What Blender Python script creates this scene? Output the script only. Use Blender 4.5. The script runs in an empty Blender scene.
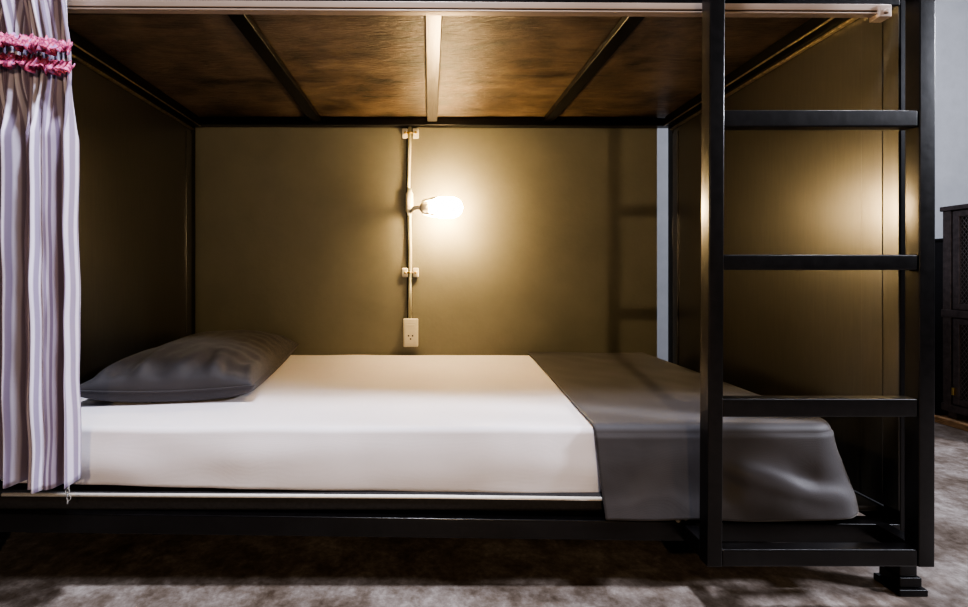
import bpy, bmesh, math, random
from mathutils import Vector, Matrix, noise
random.seed(7)
SC = bpy.context.scene
COL = SC.collection
F, CX, CY, H = 472.0, 431.0, 275.0, 0.74

def at(px, py, D):                       # photograph measurement -> world point at depth D
    return Vector(((px-CX)/F*D, D, H-(py-CY)/F*D))

# ------------------------------------------------------------ materials
def mat(name):
    m = bpy.data.materials.new(name); m.use_nodes = True
    nt = m.node_tree; return m, nt, nt.nodes['Principled BSDF']

def N(nt, t, **kw):
    n = nt.nodes.new(t)
    for k, v in kw.items():
        if k in n.inputs: n.inputs[k].default_value = v
        else: setattr(n, k, v)
    return n

def ramp(nt, stops):
    r = nt.nodes.new('ShaderNodeValToRGB'); e = r.color_ramp.elements
    while len(e) < len(stops): e.new(.5)
    for i, (p, c) in enumerate(stops): e[i].position = p; e[i].color = (*c, 1)
    return r

def simple(name, col, rough=.5, metal=0, var=.25, scale=30, bump=.0, stretch=(1,1,1), spec=.5, coat=0, coat_r=.2, sheen=0, rvar=.0, detail=5):
    m, nt, b = mat(name)
    tc = N(nt, 'ShaderNodeTexCoord'); mp = N(nt, 'ShaderNodeMapping'); mp.inputs['Scale'].default_value = stretch
    nz = N(nt, 'ShaderNodeTexNoise', Scale=scale, Detail=detail, Roughness=.6)
    nt.links.new(tc.outputs['Object'], mp.inputs[0]); nt.links.new(mp.outputs[0], nz.inputs['Vector'])
    lo = tuple(c*(1-var) for c in col); hi = tuple(min(1, c*(1+var)) for c in col)
    r = ramp(nt, [(.3, lo), (.7, hi)])
    nt.links.new(nz.outputs[0], r.inputs[0]); nt.links.new(r.outputs[0], b.inputs['Base Color'])
    b.inputs['Roughness'].default_value = rough; b.inputs['Metallic'].default_value = metal
    b.inputs['Specular IOR Level'].default_value = spec
    b.inputs['Coat Weight'].default_value = coat; b.inputs['Coat Roughness'].default_value = coat_r
    b.inputs['Sheen Weight'].default_value = sheen
    if coat >= 1: b.inputs['Coat IOR'].default_value = 1.85
    if rvar:
        mr = N(nt, 'ShaderNodeMapRange'); mr.inputs['To Min'].default_value = rough-rvar; mr.inputs['To Max'].default_value = rough+rvar
        nt.links.new(nz.outputs[0], mr.inputs[0]); nt.links.new(mr.outputs[0], b.inputs['Roughness'])
    if bump:
        bp = N(nt, 'ShaderNodeBump', Strength=bump, Distance=.002)
        nt.links.new(nz.outputs[0], bp.inputs['Height']); nt.links.new(bp.outputs[0], b.inputs['Normal'])
    return m

M = {}
M['steel'] = simple('black_painted_steel', (.0055,.0048,.0052), .36, var=.3, scale=60, bump=.12, rvar=.06, spec=.25, coat=.45, coat_r=.2)
M['panel'] = simple('black_lacquered_panel', (.024,.021,.016), .38, var=.30, scale=9, bump=.10, stretch=(14,14,1.2), rvar=.06, spec=.9, detail=8, coat=1, coat_r=.24)
M['conduit'] = simple('cream_conduit', (.62,.60,.45), .4, var=.08)
M['white_plastic'] = simple('white_plastic', (.78,.74,.62), .4, var=.05)
M['brass'] = simple('brass', (.75,.55,.2), .3, 1.0, var=.1)
M['dark_hole'] = simple('dark_slot', (.02,.02,.02), .7, var=.1)
M['track'] = simple('cream_aluminium', (.34,.27,.23), .38, .25, var=.06, scale=8, stretch=(1,30,30))
M['highlight_steel'] = simple('steel_edge_highlight', (.5,.42,.32), .34, 1.0, var=.4, scale=30, stretch=(1,4,1))  # lamp highlight of the rail edges put into the colour; bolt shares it
M['slat_lamp_sheen'] = simple('steel_tube_lamp_sheen', (.17,.155,.145), .34, .6, var=.25, scale=12, stretch=(20,1,20))  # paler crossbar steel, the lamp's reflection painted into its base colour
M['chain'] = simple('zinc_chain', (.6,.6,.6), .3, 1.0, var=.1)
M['wood'] = simple('rough_tan_board', (.32,.20,.11), .7, var=.5, scale=18, bump=.4, stretch=(1,1,8))
M['locker'] = simple('dark_bronze_locker_steel', (.085,.070,.072), .42, .3, var=.3, scale=40, bump=.2)
M['cabinet'] = simple('matt_black_cabinet', (.012,.011,.013), .6, var=.3)
M['wire'] = simple('dark_wire_mesh', (.30,.28,.28), .35, .8, var=.2)
M['mattress'] = simple('dark_mattress_ticking', (.03,.028,.03), .8, var=.3, scale=120, bump=.3)
M['piping'] = simple('white_piping', (.75,.72,.68), .7, var=.08, scale=200)

def wall_olive():
    m, nt, b = mat('olive_painted_plaster')
    tc = N(nt,'ShaderNodeTexCoord')
    n1 = N(nt,'ShaderNodeTexNoise', Scale=3.0, Detail=6, Roughness=.6)
    n2 = N(nt,'ShaderNodeTexNoise', Scale=70, Detail=4, Roughness=.55)
    for n in (n1,n2): nt.links.new(tc.outputs['Object'], n.inputs['Vector'])
    r = ramp(nt, [(.3,(.178,.170,.132)),(.7,(.222,.213,.168))])
    nt.links.new(n1.outputs[0], r.inputs[0]); nt.links.new(r.outputs[0], b.inputs['Base Color'])
    bp = N(nt,'ShaderNodeBump', Strength=.35, Distance=.002)
    nt.links.new(n2.outputs[0], bp.inputs['Height']); nt.links.new(bp.outputs[0], b.inputs['Normal'])
    b.inputs['Roughness'].default_value = .5; b.inputs['Specular IOR Level'].default_value = .35
    return m
M['olive'] = wall_olive()
M['grey_wall'] = simple('grey_painted_wall', (.19,.195,.205), .7, var=.06, scale=14, bump=.2)

def plywood():
    m, nt, b = mat('stained_brown_plywood')
    tc = N(nt,'ShaderNodeTexCoord')
    mp = N(nt,'ShaderNodeMapping'); mp.inputs['Scale'].default_value = (1.3, 4.2, 1)
    mp2 = N(nt,'ShaderNodeMapping'); mp2.inputs['Scale'].default_value = (5, 34, 1)
    nt.links.new(tc.outputs['Object'], mp.inputs[0]); nt.links.new(tc.outputs['Object'], mp2.inputs[0])
    n1 = N(nt,'ShaderNodeTexNoise', Scale=4.0, Detail=8, Roughness=.7, Distortion=.6)
    n2 = N(nt,'ShaderNodeTexNoise', Scale=5.0, Detail=6, Roughness=.6)
    n3 = N(nt,'ShaderNodeTexNoise', Scale=5.5, Detail=5, Roughness=.65)
    nt.links.new(mp.outputs[0], n1.inputs['Vector']); nt.links.new(mp2.outputs[0], n2.inputs['Vector']); nt.links.new(tc.outputs['Object'], n3.inputs['Vector'])
    r = ramp(nt, [(.37,(.030,.022,.015)),(.45,(.095,.066,.042)),(.54,(.165,.118,.076)),(.65,(.26,.195,.13))])
    mx = N(nt,'ShaderNodeMath', operation='ADD'); ml = N(nt,'ShaderNodeMath', operation='MULTIPLY'); ml.inputs[1].default_value=.5
    nt.links.new(n1.outputs[0], mx.inputs[0]); nt.links.new(n3.outputs[0], mx.inputs[1]); nt.links.new(mx.outputs[0], ml.inputs[0])
    nt.links.new(ml.outputs[0], r.inputs[0]); nt.links.new(r.outputs[0], b.inputs['Base Color'])
    bp = N(nt,'ShaderNodeBump', Strength=1.0, Distance=.007)
    ad = N(nt,'ShaderNodeMath', operation='ADD'); nt.links.new(n2.outputs[0], ad.inputs[0]); nt.links.new(n1.outputs[0], ad.inputs[1])
    nt.links.new(ad.outputs[0], bp.inputs['Height']); nt.links.new(bp.outputs[0], b.inputs['Normal'])
    b.inputs['Coat Weight'].default_value = .7; b.inputs['Coat Roughness'].default_value = .24; nt.links.new(bp.outputs[0], b.inputs['Coat Normal'])
    b.inputs['Roughness'].default_value = .30; b.inputs['Specular IOR Level'].default_value = .75
    return m
M['ply'] = plywood()

def concrete():
    m, nt, b = mat('stained_polished_concrete')
    tc = N(nt,'ShaderNodeTexCoord')
    n1 = N(nt,'ShaderNodeTexNoise', Scale=4.5, Detail=10, Roughness=.72, Distortion=.12)
    n2 = N(nt,'ShaderNodeTexNoise', Scale=26, Detail=9, Roughness=.75, Distortion=.15)
    for n in (n1,n2): nt.links.new(tc.outputs['Object'], n.inputs['Vector'])
    ad = N(nt,'ShaderNodeMath', operation='ADD'); ml = N(nt,'ShaderNodeMath', operation='MULTIPLY'); ml.inputs[1].default_value=.5
    nt.links.new(n1.outputs[0], ad.inputs[0]); nt.links.new(n2.outputs[0], ad.inputs[1]); nt.links.new(ad.outputs[0], ml.inputs[0])
    r = ramp(nt, [(.37,(.070,.050,.036)),(.46,(.135,.108,.090)),(.53,(.205,.176,.160)),(.63,(.35,.318,.302))])
    nt.links.new(ml.outputs[0], r.inputs[0]); nt.links.new(r.outputs[0], b.inputs['Base Color'])
    bp = N(nt,'ShaderNodeBump', Strength=.25, Distance=.003)
    nt.links.new(n2.outputs[0], bp.inputs['Height']); nt.links.new(bp.outputs[0], b.inputs['Normal'])
    mr = N(nt,'ShaderNodeMapRange'); mr.inputs['To Min'].default_value=.35; mr.inputs['To Max'].default_value=.7
    nt.links.new(n1.outputs[0], mr.inputs[0]); nt.links.new(mr.outputs[0], b.inputs['Roughness'])
    return m
M['concrete'] = concrete()

def fabric(name, col, scale=420, rough=.85, sheen=.15, bump=.25, var=.12):
    m, nt, b = mat(name)
    tc = N(nt,'ShaderNodeTexCoord')
    w1 = N(nt,'ShaderNodeTexWave', Scale=scale, Distortion=.3); w2 = N(nt,'ShaderNodeTexWave', Scale=scale, Distortion=.3, bands_direction='Y')
    nz = N(nt,'ShaderNodeTexNoise', Scale=6, Detail=4)
    for n in (w1,w2,nz): nt.links.new(tc.outputs['Object'], n.inputs['Vector'])
    ad = N(nt,'ShaderNodeMath', operation='ADD'); nt.links.new(w1.outputs['Fac'], ad.inputs[0]); nt.links.new(w2.outputs['Fac'], ad.inputs[1])
    bp = N(nt,'ShaderNodeBump', Strength=bump, Distance=.0005)
    nt.links.new(ad.outputs[0], bp.inputs['Height']); nt.links.new(bp.outputs[0], b.inputs['Normal'])
    r = ramp(nt, [(.3,tuple(c*(1-var) for c in col)),(.7,tuple(min(1,c*(1+var)) for c in col))])
    nt.links.new(nz.outputs[0], r.inputs[0]); nt.links.new(r.outputs[0], b.inputs['Base Color'])
    b.inputs['Roughness'].default_value = rough; b.inputs['Sheen Weight'].default_value = sheen
    return m
M['charcoal'] = fabric('charcoal_cotton', (.040,.036,.040), rough=.62, sheen=.12)
M['charcoal_satin'] = fabric('charcoal_satin', (.040,.036,.040), rough=.60, sheen=.2, bump=.15)
M['sheet'] = fabric('white_cotton_sheet', (.70,.665,.70), scale=300, rough=.75, sheen=.1, bump=.1, var=.02)

def curtain_mat():
    m, nt, b = mat('striped_curtain_cotton')
    uv = N(nt,'ShaderNodeUVMap')
    sx = N(nt,'ShaderNodeSeparateXYZ'); nt.links.new(uv.outputs[0], sx.inputs[0])
    def sine(freq, ph=0):
        a = N(nt,'ShaderNodeMath', operation='MULTIPLY'); a.inputs[1].default_value = freq; nt.links.new(sx.outputs[0], a.inputs[0])
        c = N(nt,'ShaderNodeMath', operation='ADD'); c.inputs[1].default_value = ph; nt.links.new(a.outputs[0], c.inputs[0])
        s = N(nt,'ShaderNodeMath', operation='SINE'); nt.links.new(c.outputs[0], s.inputs[0]); return s
    s1 = sine(2*math.pi*78); s2 = sine(2*math.pi*9.3, 1.0)
    r1 = ramp(nt, [(.30,(.26,.225,.32)),(.70,(.54,.52,.63))])
    mr = N(nt,'ShaderNodeMapRange'); mr.inputs['From Min'].default_value=-1; nt.links.new(s1.outputs[0], mr.inputs[0]); nt.links.new(mr.outputs[0], r1.inputs[0])
    r2 = ramp(nt, [(.0,(.74,.68,.76)),(.45,(.92,.90,.96)),(1,(.98,.97,1))])
    mr2 = N(nt,'ShaderNodeMapRange'); mr2.inputs['From Min'].default_value=-1; nt.links.new(s2.outputs[0], mr2.inputs[0]); nt.links.new(mr2.outputs[0], r2.inputs[0])
    mx = N(nt,'ShaderNodeMix', data_type='RGBA', blend_type='MULTIPLY'); mx.inputs[0].default_value = 1
    nt.links.new(r1.outputs[0], mx.inputs[6]); nt.links.new(r2.outputs[0], mx.inputs[7])
    nt.links.new(mx.outputs[2], b.inputs['Base Color'])
    tc = N(nt,'ShaderNodeTexCoord'); nz = N(nt,'ShaderNodeTexNoise', Scale=160, Detail=3)
    nt.links.new(tc.outputs['Object'], nz.inputs['Vector'])
    bp = N(nt,'ShaderNodeBump', Strength=.4, Distance=.001); nt.links.new(nz.outputs[0], bp.inputs['Height']); nt.links.new(bp.outputs[0], b.inputs['Normal'])
    b.inputs['Roughness'].default_value = .85
    return m
M['curtain'] = curtain_mat()
def fringe_mat():
    m, nt, b = mat('pink_ruffle_cotton')
    tc = N(nt,'ShaderNodeTexCoord'); nz = N(nt,'ShaderNodeTexNoise', Scale=70, Detail=4, Roughness=.7)
    nt.links.new(tc.outputs['Object'], nz.inputs['Vector'])
    r = ramp(nt, [(.34,(.07,.010,.04)),(.45,(.28,.035,.11)),(.54,(.58,.14,.24)),(.64,(.36,.19,.46))])
    nt.links.new(nz.outputs[0], r.inputs[0]); nt.links.new(r.outputs[0], b.inputs['Base Color']); b.inputs['Roughness'].default_value=.8
    return m
M['fringe'] = fringe_mat()

def glow(name, col, st):
    m, nt, b = mat(name)
    b.inputs['Base Color'].default_value = (.9,.85,.7,1); b.inputs['Emission Color'].default_value = (*col,1)
    nz = N(nt,'ShaderNodeTexNoise', Scale=40, Detail=1)
    mr = N(nt,'ShaderNodeMapRange'); mr.inputs['To Min'].default_value = st*.95; mr.inputs['To Max'].default_value = st*1.05
    nt.links.new(nz.outputs[0], mr.inputs[0]); nt.links.new(mr.outputs[0], b.inputs['Emission Strength'])
    return m
M['bulb'] = glow('warm_glowing_bulb', (1.0,.71,.37), 165)

# ------------------------------------------------------------ mesh helpers
def box(bm, x0,x1,y0,y1,z0,z1):
    v = [bm.verts.new(p) for p in ((x0,y0,z0),(x1,y0,z0),(x1,y1,z0),(x0,y1,z0),(x0,y0,z1),(x1,y0,z1),(x1,y1,z1),(x0,y1,z1))]
    for f in ((0,3,2,1),(4,5,6,7),(0,1,5,4),(1,2,6,5),(2,3,7,6),(3,0,4,7)): bm.faces.new([v[i] for i in f])
    return v

def bar(bm, a, b, w, h, up=(0,0,1)):     # rectangular bar between two points
    a = Vector(a); b = Vector(b); d = (b-a).normalized(); s = d.cross(Vector(up)).normalized(); u = s.cross(d)
    vs = []
    for p in (a, b):
        for i, j in ((-1,-1),(1,-1),(1,1),(-1,1)): vs.append(bm.verts.new(p+s*(i*w/2)+u*(j*h/2)))
    for f in ((0,1,2,3),(7,6,5,4),(0,4,5,1),(1,5,6,2),(2,6,7,3),(3,7,4,0)): bm.faces.new([vs[i] for i in f])
    bmesh.ops.recalc_face_normals(bm, faces=bm.faces)

def tube(bm, pts, r, n=12, cap=True, radii=None):
    pts = [Vector(p) for p in pts]; rings = []
    for i, p in enumerate(pts):
        d = (pts[min(i+1,len(pts)-1)]-pts[max(i-1,0)]).normalized()
        ref = Vector((0,0,1)) if abs(d.z) < .9 else Vector((0,1,0))
        s = d.cross(ref).normalized(); u = s.cross(d); rr = radii[i] if radii else r
        rings.append([bm.verts.new(p+(s*math.cos(2*math.pi*k/n)+u*math.sin(2*math.pi*k/n))*rr) for k in range(n)])
    for a, b in zip(rings, rings[1:]):
        for k in range(n): bm.faces.new((a[k],a[(k+1)%n],b[(k+1)%n],b[k]))
    if cap:
        bm.faces.new(rings[0][::-1]); bm.faces.new(rings[-1])
    bmesh.ops.recalc_face_normals(bm, faces=bm.faces)

def obj(name, bm, m, parent=None, bevel=0, smooth=False, seg=2):
    me = bpy.data.meshes.new(name); bm.to_mesh(me); bm.free()
    me.materials.append(M[m])
    o = bpy.data.objects.new(name, me); COL.objects.link(o)
    if parent is not None:
        o.parent = parent; o.matrix_parent_inverse = Matrix.Translation(-parent.location)
    if smooth:
        for p in me.polygons: p.use_smooth = True
    if bevel:
        md = o.modifiers.new('Bevel','BEVEL'); md.width = bevel; md.segments = seg; md.limit_method = 'ANGLE'
        for p in me.polygons: p.use_smooth = True
        wn = o.modifiers.new('WN','WEIGHTED_NORMAL')
    return o

def B(*b):
    bm = bmesh.new()
    for q in b: box(bm, *q)
    return bm

def thing(name, loc, label, cat, group=None):
    o = bpy.data.objects.new(name, None); COL.objects.link(o); o.location = loc; o.empty_display_size = .1
    return tag(o, label, cat, group)
def tag(o, label, cat, group=None):
    o['label'] = label; o['category'] = cat
    if group: o['group'] = group
    return o
def struct(name, bm, m, bevel=0):
    o = obj(name, bm, m, bevel=bevel); o['kind'] = 'structure'; return o

# ------------------------------------------------------------ the room
struct('floor', B((-4,6,-3.5,2.85,-.05,.02)), 'concrete')
struct('wall_back', B((-4,6,2.75,2.85,.02,3.1)), 'grey_wall')
GX = 1.015                                # right end of the olive partition
struct('wall_partition', B((-1.6,GX,2.12,2.18,.02,2.2)), 'olive')

# ------------------------------------------------------------ bunk bed
bed = thing('bunk_bed', (0,1.6,0), 'black steel bunk bed with lacquered side panels and welded front ladder', 'bunk bed')
XL, XR, YF, YB = -1.052, 1.062, 1.067, 2.112
def rail_z(x, top, bot): pass
# lower frame
def zat(py, D): return H-(py-CY)/F*D
bm = bmesh.new()
a = Vector((XL-.04, YF+.02, zat(522.2,YF))); b = Vector((XR, YF+.02, zat(534.5,YF)))
bar(bm, a, b, .04, .045)
obj('bed_rail', bm, 'steel', bed, .003)
obj('bed_rail', B((XL-.04,XR,YB-.04,YB,.15,.195)), 'steel', bed, .003)
for x0, x1 in ((XL-.04,XL-.001),(XR+.001,XR+.04)):
    obj('side_rail', B((x0,x1,YF+.04,YB-.04,.15,.195)), 'steel', bed, .003)
for i, x in enumerate((-.5,.0,.5)):
    obj('platform_support', B((x-.02,x+.02,YF+.042,YB-.042,.145,.182)), 'steel', bed, .002)
obj('bed_platform', B((XL+.004,XR-.004,YF+.045,YB-.045,.183,.197)), 'panel', bed, .002)
# upper frame
bm = bmesh.new(); bar(bm, (XL-.04,YF+.02,1.392), (XR,YF+.02,1.392), .04, .085)
obj('upper_bed_rail', bm, 'steel', bed, .003)
bm = bmesh.new(); bar(bm, (XL,YB-.02,H+.6785), (XR,YB-.02,H+.6725), .04, .034)
obj('upper_bed_rail', bm, 'steel', bed, .003)
for s, x in ((-1,XL),(1,XR)):
    xs = sorted((x, x-s*.036))
    obj('upper_side_rail', B((xs[0],xs[1],YF+.041,YB-.041,H+.655,H+.6948)), 'steel', bed, .003)
    xs = sorted((x-s*.001, x-s*.014))
    obj('side_rail_flange', B((xs[0],xs[1],YF+.041,YB-.041,H+.636,H+.642)), 'highlight_steel', bed, .001)  # bright lips draw the painted highlight lines along the side rails
    xs = sorted((x-s*.037, x-s*.042))
    obj('side_rail_flange', B((xs[0],xs[1],YF+.041,YB-.041,H+.652,H+.657)), 'highlight_steel', bed, .001)
for k, x in enumerate((-.505,.007,.540)):
    bm = bmesh.new(); bar(bm, (x,YF+.042,H+.6834), (x-(0,.002,.022)[k],YB-.042,H+.6834), .045, .0228)
    obj('crossbar', bm, 'slat_lamp_sheen' if k == 1 else 'steel', bed, .003)
obj('upper_bunk_board', B((XL+.001,XR-.001,YF+.04,YB-.001,H+.6965,H+.712)), 'ply', bed)
# posts
for x0, x1 in ((XL-.045,XL-.002),(XR-.002,XR+.038)):
    for y0, y1 in ((YF,YF+.04),(YB-.04,YB)):
        p = obj('bed_post', B((x0,x1,y0,y1,.058,1.95)), 'steel', bed, .003)
        cx, cy = (x0+x1)/2, (y0+y1)/2
        f = bmesh.new(); box(f, cx-.025,cx+.025,cy-.025,cy+.025,.0365,.058); box(f, cx-.032,cx+.032,cy-.032,cy+.032,.0203,.035); box(f, cx-.018,cx+.018,cy-.018,cy+.018,.034,.038)
        obj('foot_cap', f, 'steel', bed, .003)
# side panels with edge strips
for s, x in ((-1,XL),(1,XR)):
    o = x+s*.012
    xs = sorted((x+s*.002,o))
    obj('side_panel', B((xs[0],xs[1],YF+.04,YB-.04,.20,1.95)), 'panel', bed)
    xs = sorted((x-s*.003,x+s*.0018))
    obj('panel_strip', B((xs[0],xs[1],YF+.0015,YF+.0395,.205,1.95)), 'panel', bed, .001)
    obj('panel_strip', B((xs[0],xs[1],YF+.0405,YF+.095,.205,H+.62)), 'panel', bed, .001)
    obj('panel_strip', B((xs[0],xs[1],YB-.085,YB-.042,.205,H+.62)), 'panel', bed, .001)

# ladder (welded to the frame)
LD, LW = .97, .031
lad = bpy.data.objects.new('ladder', None); COL.objects.link(lad); lad.parent = bed; lad.empty_display_size = .1
lad.location = Vector((.8,LD,0))-bed.location
def lpart(name, bm, bv=.0022):
    p = obj(name, bm, 'steel', None, bv); p.parent = lad; p.matrix_parent_inverse = Matrix.Translation((-.8,-LD,0)); return p
x0 = (707.5-CX)/F*LD; x1 = (722.5-CX)/F*LD; x2 = (919-CX)/F*LD; x3 = (935-CX)/F*LD
zb = zat(567.5,LD)
for xa, xb in ((x0,x1),(x2,x3)):
    bm = bmesh.new(); bar(bm, ((xa+xb)/2,LD+LW/2,zb), ((xa+xb)/2+(.009 if xa < .8 else .003),LD+LW/2,1.95), xb-xa, LW, up=(0,1,0)); lpart('ladder_post', bm)
    for z in (.160, 1.62): lpart('bracket', B((xa+.001,xb-.001,LD+LW,YF-.0003,z-.018,z+.018)))
for yt, yb in ((550,567.5),(399,417.5),(254.5,270),(109.5,126.5),(-36,-20)):
    lpart('rung', B((x1+.0002,x2-.0002,LD+.001,LD+LW-.001,zat(yb,LD),zat(yt,LD))), .0034)

# bolt at the ladder bracket
bm = bmesh.new(); tube(bm, [(.555,YF-.008,.19),(.555,YF+.001,.19)], .006, 8); tube(bm, [(.572,YF-.008,.192),(.572,YF+.001,.192)], .004, 8)
obj('bolt', bm, 'highlight_steel', bed)

# ------------------------------------------------------------ curtain track
tr = thing('curtain_track', (0,1.045,H+.58), 'cream aluminium curtain track along the upper bunk rail', 'curtain track')
bm = bmesh.new()
def tp(px, py, D=1.045): return at(px, py, D)
bar(bm, (-1.06,1.047,tp(0,3.0).z), (1.01,1.047,tp(890,8.2).z), .012, .0145)
bar(bm, (-1.06,1.056,tp(0,7.4).z), (1.01,1.056,tp(890,12.6).z), .006, .006)
bar(bm, (-1.06,1.050,tp(0,8.6).z), (1.01,1.050,tp(890,14.0).z), .018, .0040)
obj('rail_profile', bm, 'track', tr, .0012)
bm = bmesh.new(); box(bm, .985,1.012,1.036,1.062,tp(880,19).z,tp(880,6.5).z); tube(bm, [(.998,1.03,tp(880,14).z),(.998,1.037,tp(880,14).z)], .006, 8)
obj('end_stop', bm, 'track', tr, .002)

# ------------------------------------------------------------ curtain
def lerp(a,b,t): return a+(b-a)*t
def fold(u, z):
    k = 2*math.pi
    ph = noise.noise(Vector((u*2.2,z*.35,1.7)))*1.6 + .25*noise.noise(Vector((u*3,z*1.6,9)))
    px = CX+lerp(-1.22,-.76,u)*F/.995 + 5*noise.noise(Vector((u*3,z*1.1,4)))*(z-.3)
    K = [(-160,-.5),(-140,.8),(-118,-.9),(-96,.9),(-74,-.7),(-56,.6),(-40,-.9),(-22,.9),(-10,.2),(1,-.9),(12,.7),(22,-1.1),(30,.45),(42,.9),(54,.45),(62,-.75),(71,.65),(78,.1),(90,0)]
    y = 0
    for (a,va),(b,vb) in zip(K,K[1:]):
        if a <= px < b: q = (px-a)/(b-a); y = lerp(va,vb,q*q*(3-2*q))
    y = -1.15*y + .16*math.sin(k*u*24+ph*3)+.05*math.sin(k*u*43+ph*2+z*1.2)
    return y
ZT, ZR1, ZR0, ZBm = 1.72, 1.232, 1.172, .308
def curtain_pt(u, z):
    # u 0..1 left to right
    below = max(0, min(1, (ZR0-z)/.14)); above = max(0, min(1, (z-ZR1)/.10))
    amp = .008 + .030*max(below*1.0, above*.5)
    low = max(0, min(1, (ZR0-z)/.9))
    xr = -.748 - .010*max(0,(1-below)) + (-.008)*above + .004*low
    x = lerp(-1.22, xr, u) + .006*math.sin(2*math.pi*u*7.2+z*.8)*(below+above*.5)*(1-u)
    f = fold(u, z*(.8))
    if below < 1 and above < 1:
        f = lerp(f, math.sin(2*math.pi*u*34)*.9, (1-below)*(1-above)*.7)
    cr = .004*noise.noise(Vector((u*24, z*5, 3)))+.005*noise.noise(Vector((u*9,z*9,5)))*(1+1.4*max(0,1-abs(z-ZR0+.08)/.09))
    return Vector((x, .995+amp*f+cr+.012*below*0, z))
def curtain_mesh():
    bm = bmesh.new(); nu, nv = 300, 130; uvl = bm.loops.layers.uv.new('UVMap'); rows = []
    for j in range(nv+1):
        t = j/nv; row = []
        for i in range(nu+1):
            u = i/nu
            zb_ = ZBm + .016*math.sin(u*11+1)*.4 + .02*(1-u)*-.8
            z = lerp(zb_, ZT, t); v = bm.verts.new(curtain_pt(u, z)); row.append((v,u,t))
        rows.append(row)
    for j in range(nv):
        for i in range(nu):
            q = [rows[j][i],rows[j][i+1],rows[j+1][i+1],rows[j+1][i]]
            f = bm.faces.new([a[0] for a in q]); f.smooth = True
            for l, a in zip(f.loops, q): l[uvl].uv = (a[1],a[2])
    return bm
cur = obj('curtain', curtain_mesh(), 'curtain', smooth=True)
tag(cur, 'lilac and white pinstriped cotton curtain with pink ruffles, gathered at the bed head', 'curtain')
sd = cur.modifiers.new('Solid','SOLIDIFY'); sd.thickness = .0015; sd.offset = 1
def ruffle(z0, hgt, seed):
    bm = bmesh.new(); nu = 420; rows = []
    for r in range(5):
        t = r/4; row = []
        for i in range(nu+1):
            u = i/nu
            c = curtain_pt(min(u,1), z0)
            out = .010+.016*abs(t-.0)*(1) + .007*math.sin(u*2*math.pi*52+seed+2*noise.noise(Vector((u*12,seed,0))))*(.4+t) + .005*noise.noise(Vector((u*150,t*3,seed)))
            x = lerp(-1.22, -.742, u)+.004*math.sin(u*2*math.pi*60+seed*2)*t
            z = z0+hgt*(.5-t)*1.0+(.004+.010*(t-.5)**2*4)*noise.noise(Vector((u*75,t*1.5,seed+4)))-(.001+.020*max(0,(u-.6)/.4)**1.5)
            row.append(bm.verts.new((x, c.y*.25+.995*.75-out-.006, z)))
        rows.append(row)
    for a, b in zip(rows, rows[1:]):
        for i in range(nu): bm.faces.new((a[i],b[i],b[i+1],a[i+1]))
    o = obj('ruffle', bm, 'fringe', cur, smooth=True); s = o.modifiers.new('S','SOLIDIFY'); s.thickness=.002
    o['label'] = 'pink ruffled band'
ruffle(1.229, .030, 1.0); ruffle(1.187, .030, 5.0)
# small chain below the hem
ch = obj('chain', (lambda bm: bm)(bmesh.new()), 'chain')
bm = bmesh.new()
cp = at(68,484,1.015)
for k in range(6):
    c = cp+Vector((.0015*math.sin(k*2),0,-.0075*k)); R = Matrix.Rotation(k*math.pi/2+.4,3,'Z'); pts = []
    for q in range(13):
        a = 2*math.pi*q/12; pts.append(c+R@Vector((.0035*math.cos(a),0,.0058*math.sin(a))))
    tube(bm, pts, .0011, 6, cap=False)
bm.to_mesh(ch.data); bm.free()
tag(ch, 'short zinc chain dangling below the curtain hem', 'chain')

# ------------------------------------------------------------ mattress, sheet
ZTOP, ZSB = .3845, .228
def rounded_slab(bm, x0,x1,y0,y1,z0,z1,rc,rt,rb=None, nx=60, wob=0, seed=0, bulge=0):
    # rings of a rounded rectangle from bottom to top, then a fan grid on top
    rb = rt if rb is None else rb
    def ring(inset, z):
        pts = []; r = max(.004, rc-inset); X0,X1,Y0,Y1 = x0+inset,x1-inset,y0+inset,y1-inset
        def seg(a,b,n): return [(lerp(a[0],b[0],i/n),lerp(a[1],b[1],i/n)) for i in range(n)]
        def arc(cx,cy,a0,n=8): return [(cx+r*math.cos(a0+i/n*math.pi/2),cy+r*math.sin(a0+i/n*math.pi/2)) for i in range(n)]
        pts += seg((X0+r,Y0),(X1-r,Y0),nx)+arc(X1-r,Y0+r,-math.pi/2)+seg((X1,Y0+r),(X1,Y1-r),30)+arc(X1-r,Y1-r,0)
        pts += seg((X1-r,Y1),(X0+r,Y1),nx)+arc(X0+r,Y1-r,math.pi/2)+seg((X0,Y1-r),(X0,Y0+r),30)+arc(X0+r,Y0+r,math.pi)
        return [Vector((p[0],p[1],z)) for p in pts]
    prof = []
    for i in range(7): a = i/6*math.pi/2; prof.append((rb*(1-math.sin(a)), z0+rb*(1-math.cos(a))))
    nm = 8
    for i in range(1,nm): prof.append((-bulge*math.sin(i/nm*math.pi), lerp(z0+rb,z1-rt,i/nm)))
    for i in range(9): a = i/8*math.pi/2; prof.append((rt*(1-math.cos(a)), z1-rt+rt*math.sin(a)))
    for k in (.03,.08,.18,.30,.42): prof.append((rt+k, z1))
    rings = []
    for ins, z in prof:
        rg = []
        for p in ring(ins, z):
            if wob:
                p = p+Vector((0,wob*noise.noise(Vector((p.x*4,p.z*16,seed)))+wob*.6*noise.noise(Vector((p.x*14,p.z*5,seed+3))),wob*.5*noise.noise(Vector((p.x*5,p.y*5,seed+7)))))
            rg.append(bm.verts.new(p))
        rings.append(rg)
    n = len(rings[0])
    for a, b in zip(rings, rings[1:]):
        for k in range(n): bm.faces.new((a[k],a[(k+1)%n],b[(k+1)%n],b[k]))
    bm.faces.new(rings[-1]); bm.faces.new(rings[0][::-1])
    return rings
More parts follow.
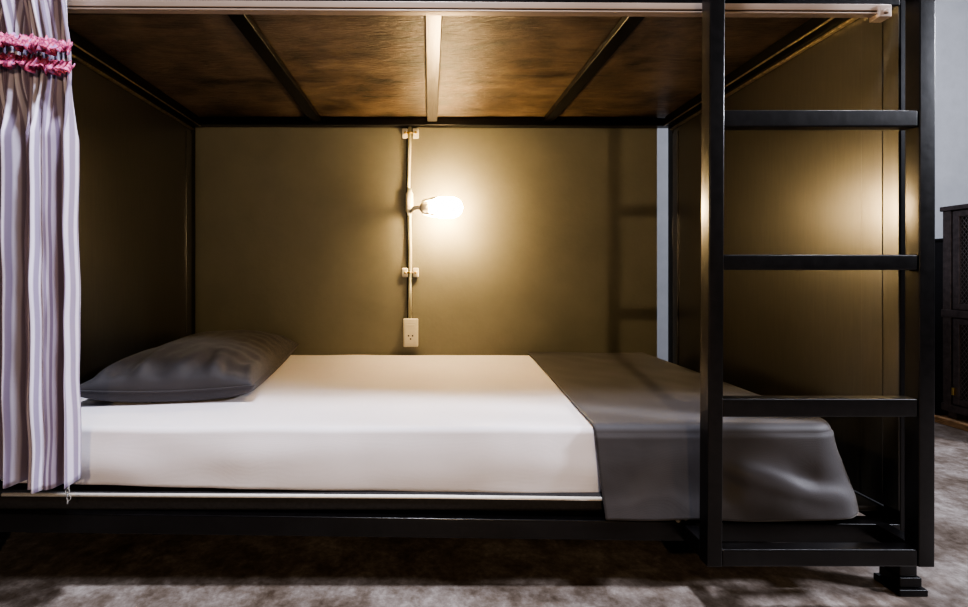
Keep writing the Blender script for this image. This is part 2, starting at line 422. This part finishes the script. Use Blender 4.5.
MX0, MX1, MY0, MY1 = XL+.02, .945, 1.098, 2.108
mt = thing('mattress', (0,1.6,.197), 'thin dark mattress with white piping under the fitted sheet', 'mattress')
bm = bmesh.new(); rounded_slab(bm, MX0+.002,MX1-.002,1.084,2.105,.1975,ZSB+.006,.04,.008)
obj('mattress_core', bm, 'mattress', mt, smooth=True)
bm = bmesh.new()
tube(bm, [(MX0+.05,1.082,zat(494.8,1.080)),(0,1.0805,zat(496.8,1.080)),(.41,1.0805,zat(499,1.080))], .0045, 8)
obj('piping', bm, 'piping', mt, smooth=True)
bm = bmesh.new(); rounded_slab(bm, MX0,MX1,MY0,MY1,ZSB+.007,ZTOP,.05,.015,.012, wob=.004, seed=2, bulge=.006)
for v in bm.verts:
    if v.co.z < ZTOP-.03: k = (ZTOP-.03-v.co.z)/(ZTOP-.03-ZSB); v.co.z += k*(-.004-.022*(v.co.x+.05) + .003*noise.noise(Vector((v.co.x*6,0,3))))
sh = obj('fitted_sheet', bm, 'sheet', smooth=True)
tag(sh, 'smooth white fitted sheet stretched over the mattress', 'bed sheet')

# ------------------------------------------------------------ blanket
def blanket():
    bm = bmesh.new(); P = []
    X0f, X0b, XE, YE = .376, .432, .952, 1.092
    zt = ZTOP+.006; r = .07
    n1, n2, n3 = 90, 16, 50
    path = [Vector((lerp(X0f,XE-r,i/n1),YE,0)) for i in range(n1)]
    path += [Vector((XE-r+r*math.sin(i/n2*math.pi/2),YE+r-r*math.cos(i/n2*math.pi/2),0)) for i in range(n2)]
    path += [Vector((XE,lerp(YE+r,2.104,i/n3),0)) for i in range(n3+1)]
    nrm = [Vector((0,-1,0))]*n1+[Vector((math.sin(i/n2*math.pi/2),-math.cos(i/n2*math.pi/2),0)) for i in range(n2)]+[Vector((1,0,0))]*(n3+1)
    apex = Vector((X0b, 2.104, 0)); L = len(path)
    def wr(x, y):
        return .0035*noise.noise(Vector((x*5,y*5,1)))+.0025*noise.noise(Vector((x*13,y*9,4)))
    rings = []
    for k in range(40, 0, -1):                               # top surface
        t = k/40; row = []
        for i,(p,nv) in enumerate(zip(path,nrm)):
            q = p.lerp(apex, t*.998); row.append(bm.verts.new((q.x,q.y,zt+wr(q.x,q.y)*min(1,(1-0)*t*12))))
        rings.append(row)
    rr = .016
    for j in range(8):                                        # rounded edge
        a = j/7*math.pi/2; row = []
        for i,(p,nv) in enumerate(zip(path,nrm)):
            q = p+nv*(rr*(math.sin(a)-1)+.004); row.append(bm.verts.new((q.x,q.y,zt-rr*(1-math.cos(a)))))
        rings.append(row)
    m = 34; ztop = zt-rr
    for j in range(1, m+1):                                   # skirt
        t = j/m; row = []
        for i,(p,nv) in enumerate(zip(path,nrm)):
            s = i/(n1+n2)                                       # 0 left .. 1 corner, >1 along the end
            zbot = .1905
            if s > .45 and s <= 1: zbot -= .003*math.sin((s-.45)*9)
            if s > 1: zbot = .1905+.03*max(0,min(1,(s-1.14)*3))
            z = lerp(ztop, zbot, t)
            corner = math.exp(-((s-.97)/.16)**2)
            mid = math.exp(-((s-.70)/.22)**2)
            fl = .004+.032*t*t                      # outward flare
            fl += corner*(.010*math.sin(t*math.pi*1.1)+.012*max(0,(t-.55))/.45*1.0)
            fl += mid*(.016*math.sin(t*6.5-s*14))*t*.7
            fl += .010*t*math.sin(s*17+t*4+1)*(.35+.65*min(1,s*1.4))
            fl += .005*noise.noise(Vector((s*7,t*2.5,2)))*t + .0012*noise.noise(Vector((s*20,t*7,7)))*t
            # soft diagonal fold running down towards the corner
            dfold = (t-.35)-(s-.45)*1.0
            fl += .017*math.exp(-(dfold/.11)**2)*max(0,min(1,(s-.42)*5))*max(0,min(1,(1.12-s)*5))
            fl = max(.002, fl)
            cap = lerp(.06,.030,max(0,min(1,(s-.72)/.22))); fl = cap*math.tanh(fl/cap)
            q = p+nv*(fl+.004)
            q.x += .016*t*max(0,1-s*4)                          # left hem leans right
            q.x += .034*math.exp(-((s-1.0)/.13)**2)*max(0,(t-.25)/.75)**1.3
            if t > .85 and s < .9: q.y = min(q.y, 1.075)
            if q.y < 1.0645: q.y = 1.0645 - (1.0645-q.y)*.5
            row.append(bm.verts.new((q.x,q.y,z)))
        rings.append(row)
    for a, b in zip(rings, rings[1:]):
        for i in range(L-1): bm.faces.new((a[i],a[i+1],b[i+1],b[i]))
    bmesh.ops.recalc_face_normals(bm, faces=bm.faces)
    return bm
bl = obj('blanket', blanket(), 'charcoal_satin', smooth=True)
s = bl.modifiers.new('S','SOLIDIFY'); s.thickness=.005; s.offset = 1
tag(bl, 'charcoal grey blanket folded over the foot end of the white bed', 'blanket')

# ------------------------------------------------------------ pillow
def pillow():
    bm = bmesh.new(); n = 72; hw, hl = .235, .395
    def sp(t): return t*(1.5-.5*t*t)
    def pt(i,j,side):
        u = -1+2*i/n; v = -1+2*j/n; u = math.sin(u*math.pi/2)*.35+u*.65; v = math.sin(v*math.pi/2)*.35+v*.65
        eu = 1-.055*(1-abs(u)**2)*0; 
        x = u*hw*(1-.05*(1-v*v)**1*0 -.045*(1-abs(v)**3)*abs(u)**2); y = v*hl*(1-.035*(1-abs(u)**3)*abs(v)**2)
        th = (max(0,1-abs(u)**2.6)**.55)*(max(0,1-abs(v)**3.8)**.46)
        wr = .004*noise.noise(Vector((u*2.5,v*4,2)))+.0035*noise.noise(Vector((u*8,v*5,7)))
        edge = 1-max(abs(u),abs(v))
        crease = 0
        if v < -.35: crease = .009*math.sin(u*15+2*noise.noise(Vector((u*3,v*3,0))))*max(0,min(1,(-v-.35)*1.9))*min(1,edge*9)
        crease += .0012*math.sin(v*36+u*5)*min(1,edge*6)*(u>.2)*min(1,(u-.2)*3)
        seam = .036 + .012*(u*u*v*v)
        if side > 0: z = seam + .100*th*(1+.06*v) + (wr+crease)*min(1,th*2.2)
        else: z = max(.002, seam - .055*th**.6+wr*.1)
        return Vector((x,y,z))
    top = [[bm.verts.new(pt(i,j,1)) for i in range(n+1)] for j in range(n+1)]
    bot = [[top[j][i] if i in (0,n) or j in (0,n) else bm.verts.new(pt(i,j,-1)) for i in range(n+1)] for j in range(n+1)]
    for j in range(n):
        for i in range(n):
            bm.faces.new((top[j][i],top[j][i+1],top[j+1][i+1],top[j+1][i]))
            bm.faces.new((bot[j][i],bot[j+1][i],bot[j+1][i+1],bot[j][i+1]))
    return bm, pt, n
pb, ptf, n = pillow()
pil = obj('pillow', pb, 'charcoal', smooth=True)
tag(pil, 'plump charcoal grey pillow lying at the head of the bed', 'pillow')
bm = bmesh.new(); loop = [ptf(i,0,1) for i in range(n)]+[ptf(n,j,1) for j in range(n)]+[ptf(i,n,1) for i in range(n,0,-1)]+[ptf(0,j,1) for j in range(n,-1,-1)]
tube(bm, loop, .0028, 6, cap=False)
ps = obj('pillow_seam', bm, 'charcoal', None, smooth=True); ps.parent = pil
pil.location = (-.772,1.668,ZTOP+.001); pil.rotation_euler = (0,0,math.radians(7))

# ------------------------------------------------------------ wall fittings
xc, yc = (409-CX)/F*2.1, 2.103
WY = 2.1195
cd = thing('electrical_conduit', (xc,WY,zat(126,2.1)), 'cream electrical conduit clamped to the olive wall above the outlet', 'conduit')
bm = bmesh.new(); tube(bm, [(xc+.004,yc,zat(125.5,2.1)),(xc+.002,yc,zat(150,2.1)),(xc-.002,yc,zat(190,2.1)),(xc+.003,yc,zat(215,2.1)),(xc+.006,yc,zat(250,2.1)),(xc+.005,yc,zat(290,2.1)),(xc+.005,yc,zat(318.5,2.1))], .0075, 12)
obj('pipe', bm, 'conduit', cd, smooth=True)
bm = bmesh.new(); tube(bm, [(xc-.009,yc+.006,zat(125.5,2.1)),(xc-.010,yc+.006,zat(190,2.1)),(xc-.006,yc+.006,zat(318,2.1))], .0025, 8)
obj('cable', bm, 'dark_hole', cd, smooth=True)
for py in (133, 272.5):
    z = zat(py,2.1)
    for s in (-1,1):
        bm = bmesh.new(); xx = xc+.006+s*.024
        box(bm, xx-.013,xx+.013,WY-.022,WY,z-.021,z+.021); o = obj('clamp_block', bm, 'white_plastic', cd, .004)
    bm = bmesh.new(); tube(bm, [(xc+.004+.011*math.cos(a),yc-.011*math.sin(a)+0.0,z) for a in [math.pi*q/8 for q in range(9)]], .004, 8); tube(bm, [(xc-.016,WY-.028,z),(xc-.016,WY-.018,z)], .006, 8); tube(bm, [(xc+.03,WY-.028,z),(xc+.03,WY-.018,z)], .006, 8)
    obj('clamp_screw', bm, 'brass', cd, smooth=True)
ou = thing('power_outlet', at(410.5,332,WY), 'cream three-pin power outlet box low on the olive wall', 'outlet')
c0 = at(403.5,346,WY); c1 = at(418.3,318.3,WY); cxo = (c0.x+c1.x)/2; czo=(c0.z+c1.z)/2
obj('outlet_box', B((c0.x,c1.x,WY-.030,WY,c0.z,c1.z)), 'white_plastic', ou, .004)
bm = bmesh.new(); box(bm, c0.x+.008,c1.x-.008,WY-.0335,WY-.030,c0.z+.014,c1.z-.014)
obj('face_plate', bm, 'white_plastic', ou, .001)
obj('indicator_bar', B((cxo-.018,cxo+.018,WY-.035,WY-.0335,czo+.030,czo+.038)), 'white_plastic', ou, .0008)
bm = bmesh.new()
for dx, dz in ((-.009,-.012),(.009,-.012),(0,-.026)): tube(bm, [(cxo+dx,WY-.0342,czo+dz),(cxo+dx,WY-.0330,czo+dz)], .0036, 10)
obj('socket_hole', bm, 'dark_hole', ou)

# wall lamp
yl = 1.975; zl = zat(207.5,yl)
wl = thing('wall_lamp', (xc,WY,zl), 'lit bare-bulb wall lamp on the cream conduit, glowing warm white', 'lamp')
bm = bmesh.new(); tube(bm, [(xc+.002,yc-.004,z) for z in (zat(216,2.1),zat(213,2.1),zat(211,2.1),zat(194,2.1),zat(191.5,2.1),zat(188.5,2.1))], .01, 16, radii=(.009,.011,.017,.017,.011,.009))
obj('junction_body', bm, 'white_plastic', wl, smooth=True)
lx = (413-CX)/F*2.06
bm = bmesh.new(); tube(bm, [(xc+.01,yc-.008,zl),(xc+.018,yc-.04,zl),(xc+.022,yl+.03,zl),(xc+.036,yl+.004,zl),(xc+.055,yl,zl)], .0085, 12)
obj('lamp_arm', bm, 'white_plastic', wl, smooth=True)
sx = (421-CX)/F*yl
bm = bmesh.new(); tube(bm, [(sx-.004,yl,zl),(sx,yl,zl),(sx+.006,yl,zl),(sx+.030,yl,zl),(sx+.036,yl,zl)], .02, 20, radii=(.012,.018,.024,.026,.022))
so = obj('lamp_socket', bm, 'white_plastic', wl, smooth=True)
bx = sx+.030; xe = (463-CX)/F*yl
bm = bmesh.new(); prof = []
for q in range(19):
    t = q/18; r = .018+(.045-.018)*min(1,t*3.0)**.8
    if t > .62: r = .045*math.sqrt(max(0.0004,1-((t-.62)/.38)**2))
    prof.append((lerp(bx,xe,t), r))
tube(bm, [(p[0],yl,zl) for p in prof], .03, 24, radii=[p[1] for p in prof])
obj('bulb', bm, 'bulb', wl, smooth=True)
for k in range(4):
    a = math.pi/4+k*math.pi/2; bm = bmesh.new(); L = bx-sx+.058
    bar(bm, (sx+.004,yl+.034*math.cos(a),zl+.034*math.sin(a)), (sx+.058,yl+.050*math.cos(a),zl+.050*math.sin(a)), .010, .003, up=(0,math.cos(a),math.sin(a)))
    obj('heat_fin', bm, 'white_plastic', wl, .001)

# ------------------------------------------------------------ lockers at the right
lk = thing('locker', (2.72,2.05,.0505), 'dark two-tier metal locker with diamond wire mesh doors on a wooden base', 'locker')
Y0, Y1, LX0, LX1 = 1.80, 2.305, 2.5, 2.95
Z0, Z1 = .082, 1.05
f = bmesh.new()
box(f, LX0+.008,LX1,Y1-.012,Y1,Z0,Z1); box(f, LX0+.008,LX1,Y0,Y0+.012,Z0,Z1); box(f, LX1-.01,LX1,Y0+.012,Y1-.012,Z0,Z1)
for z in (Z0, (Z0+Z1)/2-.012, Z1-.024): box(f, LX0+.008,LX1-.01,Y0+.012,Y1-.012,z,z+.022)
obj('locker_body', f, 'locker', lk, .001)
f = bmesh.new()
box(f, LX0,LX0+.022,Y1-.035,Y1+.001,Z0,Z1); box(f, LX0,LX0+.022,Y0-.001,Y0+.035,Z0,Z1)
box(f, LX0-.006,LX1+.004,Y0-.006,Y1+.010,Z1,Z1+.022)
obj('locker_frame', f, 'locker', lk, .002)
zm = zat(313,2.31)
for z in (Z0, zm-.022): pass
obj('cross_rail', B((LX0-.004,LX0+.02,Y0+.0,Y1+.006,zm-.018,zm+.018)), 'locker', lk, .002)
obj('cross_rail', B((LX0-.004,LX0+.02,Y0+.0,Y1+.006,Z0,Z0+.036)), 'locker', lk, .002)
for za, zb2 in ((Z0+.040,zm-.022),(zm+.022,Z1-.006)):
    ya, yb2 = Y0+.040, Y1-.045; t = .028
    f = bmesh.new(); X0_, X1_ = LX0-.003, LX0+.016
    box(f, X0_,X1_,ya,ya+t,za,zb2); box(f, X0_,X1_,yb2-t,yb2,za,zb2); box(f, X0_,X1_,ya+t,yb2-t,za,za+t); box(f, X0_,X1_,ya+t,yb2-t,zb2-t,zb2)
    d = obj('locker_door', f, 'locker', lk, .002)
    f = bmesh.new(); cw, chh = .017, .026
    nyy = int((yb2-ya-2*t)/cw); nz = int((zb2-za-2*t)/chh)
    for iy in range(nyy+1):
        for iz in range(nz+1):
            yb3 = ya+t+iy*cw; z3 = za+t+iz*chh
            for (p, q) in (((0,.5),(.5,1)),((.5,1),(1,.5)),((1,.5),(.5,0)),((.5,0),(0,.5))):
                A = Vector((LX0+.006, yb3+p[0]*cw, z3+p[1]*chh)); Bq = Vector((LX0+.006, yb3+q[0]*cw, z3+q[1]*chh))
                if max(A.y,Bq.y) > yb2-t*.5 or max(A.z,Bq.z) > zb2-t*.5: continue
                dv = (Bq-A).normalized(); sv = Vector((1,0,0)).cross(dv)*.0013; w = Vector((.0013,0,0))
                vs = [f.verts.new(v) for v in (A-sv-w,A+sv-w,Bq+sv-w,Bq-sv-w)]; f.faces.new(vs)
    mm = obj('wire_mesh', f, 'wire', d); mm.matrix_parent_inverse = Matrix.Identity(4)
    if za > .3: continue
    f = bmesh.new(); box(f, X0_-.010,X0_,yb2-.014,yb2-.004,za+.045,za+.080)
    hh = obj('latch', f, 'brass', d, .001); hh.matrix_parent_inverse = Matrix.Identity(4)
for fx in (LX0+.03, LX1-.03):
    for fy in (Y0+.03, Y1-.03): obj('foot', B((fx-.018,fx+.018,fy-.018,fy+.018,.0505,Z0)), 'locker', lk, .002)
f = bmesh.new(); box(f, LX0-.035,LX1+.01,Y0-.01,Y1+.02,.0203,.050)
bo = obj('locker_plinth', f, 'wood', bevel=.003); tag(bo, 'rough tan wooden board lying under the mesh locker', 'board')
cb = thing('metal_cabinet', (2.85,2.5,0), 'low black metal cabinet standing behind the mesh locker', 'cabinet')
obj('cabinet_body', B((2.612,3.1,2.36,2.72,.03,.915)), 'cabinet', cb, .003)
obj('cabinet_top', B((2.602,3.11,2.352,2.725,.915,.927)), 'cabinet', cb, .002)
obj('cabinet_door', B((2.604,2.612,2.375,2.705,.06,.90)), 'cabinet', cb, .002)
obj('cabinet_base', B((2.63,3.08,2.38,2.70,.0203,.03)), 'cabinet', cb)

# ------------------------------------------------------------ lights
def light(name, kind, loc, energy, col, size=.3, target=None, sizey=None, spread=None):
    l = bpy.data.lights.new(name, kind); l.energy = energy; l.color = col
    o = bpy.data.objects.new(name, l); COL.objects.link(o); o.location = loc
    if kind == 'AREA':
        l.shape = 'RECTANGLE'; l.size = size; l.size_y = sizey or size
        if spread: l.spread = spread
    else: l.shadow_soft_size = size
    if target is not None: o.rotation_euler = (Vector(target)-Vector(loc)).to_track_quat('-Z','Y').to_euler()
    return o
COOL = (.86,.89,1.0)
WARM = (1.0,.75,.45)
light('ceiling_light', 'AREA', (.0,.50,2.95), 90, COOL, .2, (-.1,1.1,.3))
light('window_light', 'AREA', (3.9,.25,2.2), 165, COOL, .35, (-.3,1.05,.3))
light('opposite_lamp', 'POINT', (.16,-1.08,H+.39), 64, WARM, .035)
light('low_warm_fill', 'POINT', (1.0,-.95,.50), 7, (1.0,.62,.28), .05)  # added warm fill to brown the floor under the bed, no actual lamp
light('side_room_light', 'AREA', (2.5,1.0,2.9), 46, COOL, .5, (2.6,1.8,0))
#light('rear_gap_light', 'AREA', (1.35,2.45,2.9), .4, (.80,.90,1.0), .25, (1.2,2.75,.9))

w = bpy.data.worlds.new('World'); SC.world = w; w.use_nodes = True
w.node_tree.nodes['Background'].inputs[0].default_value = (.55,.6,.7,1); w.node_tree.nodes['Background'].inputs[1].default_value = .02

# ------------------------------------------------------------ camera
cam = bpy.data.cameras.new('camera'); co = bpy.data.objects.new('camera', cam); COL.objects.link(co)
co.location = (0,0,H); co.rotation_euler = (math.pi/2,0,0)
cam.sensor_fit = 'HORIZONTAL'; cam.sensor_width = 36; cam.lens = F/968*36; cam.clip_start = .02
cam.shift_x = (484-CX)/968; cam.shift_y = -(303.5-CY)/968
SC.camera = co
SC.view_settings.view_transform = 'AgX'
try: SC.view_settings.look = 'AgX - High Contrast'
except Exception: pass
SC.view_settings.exposure = 0.12
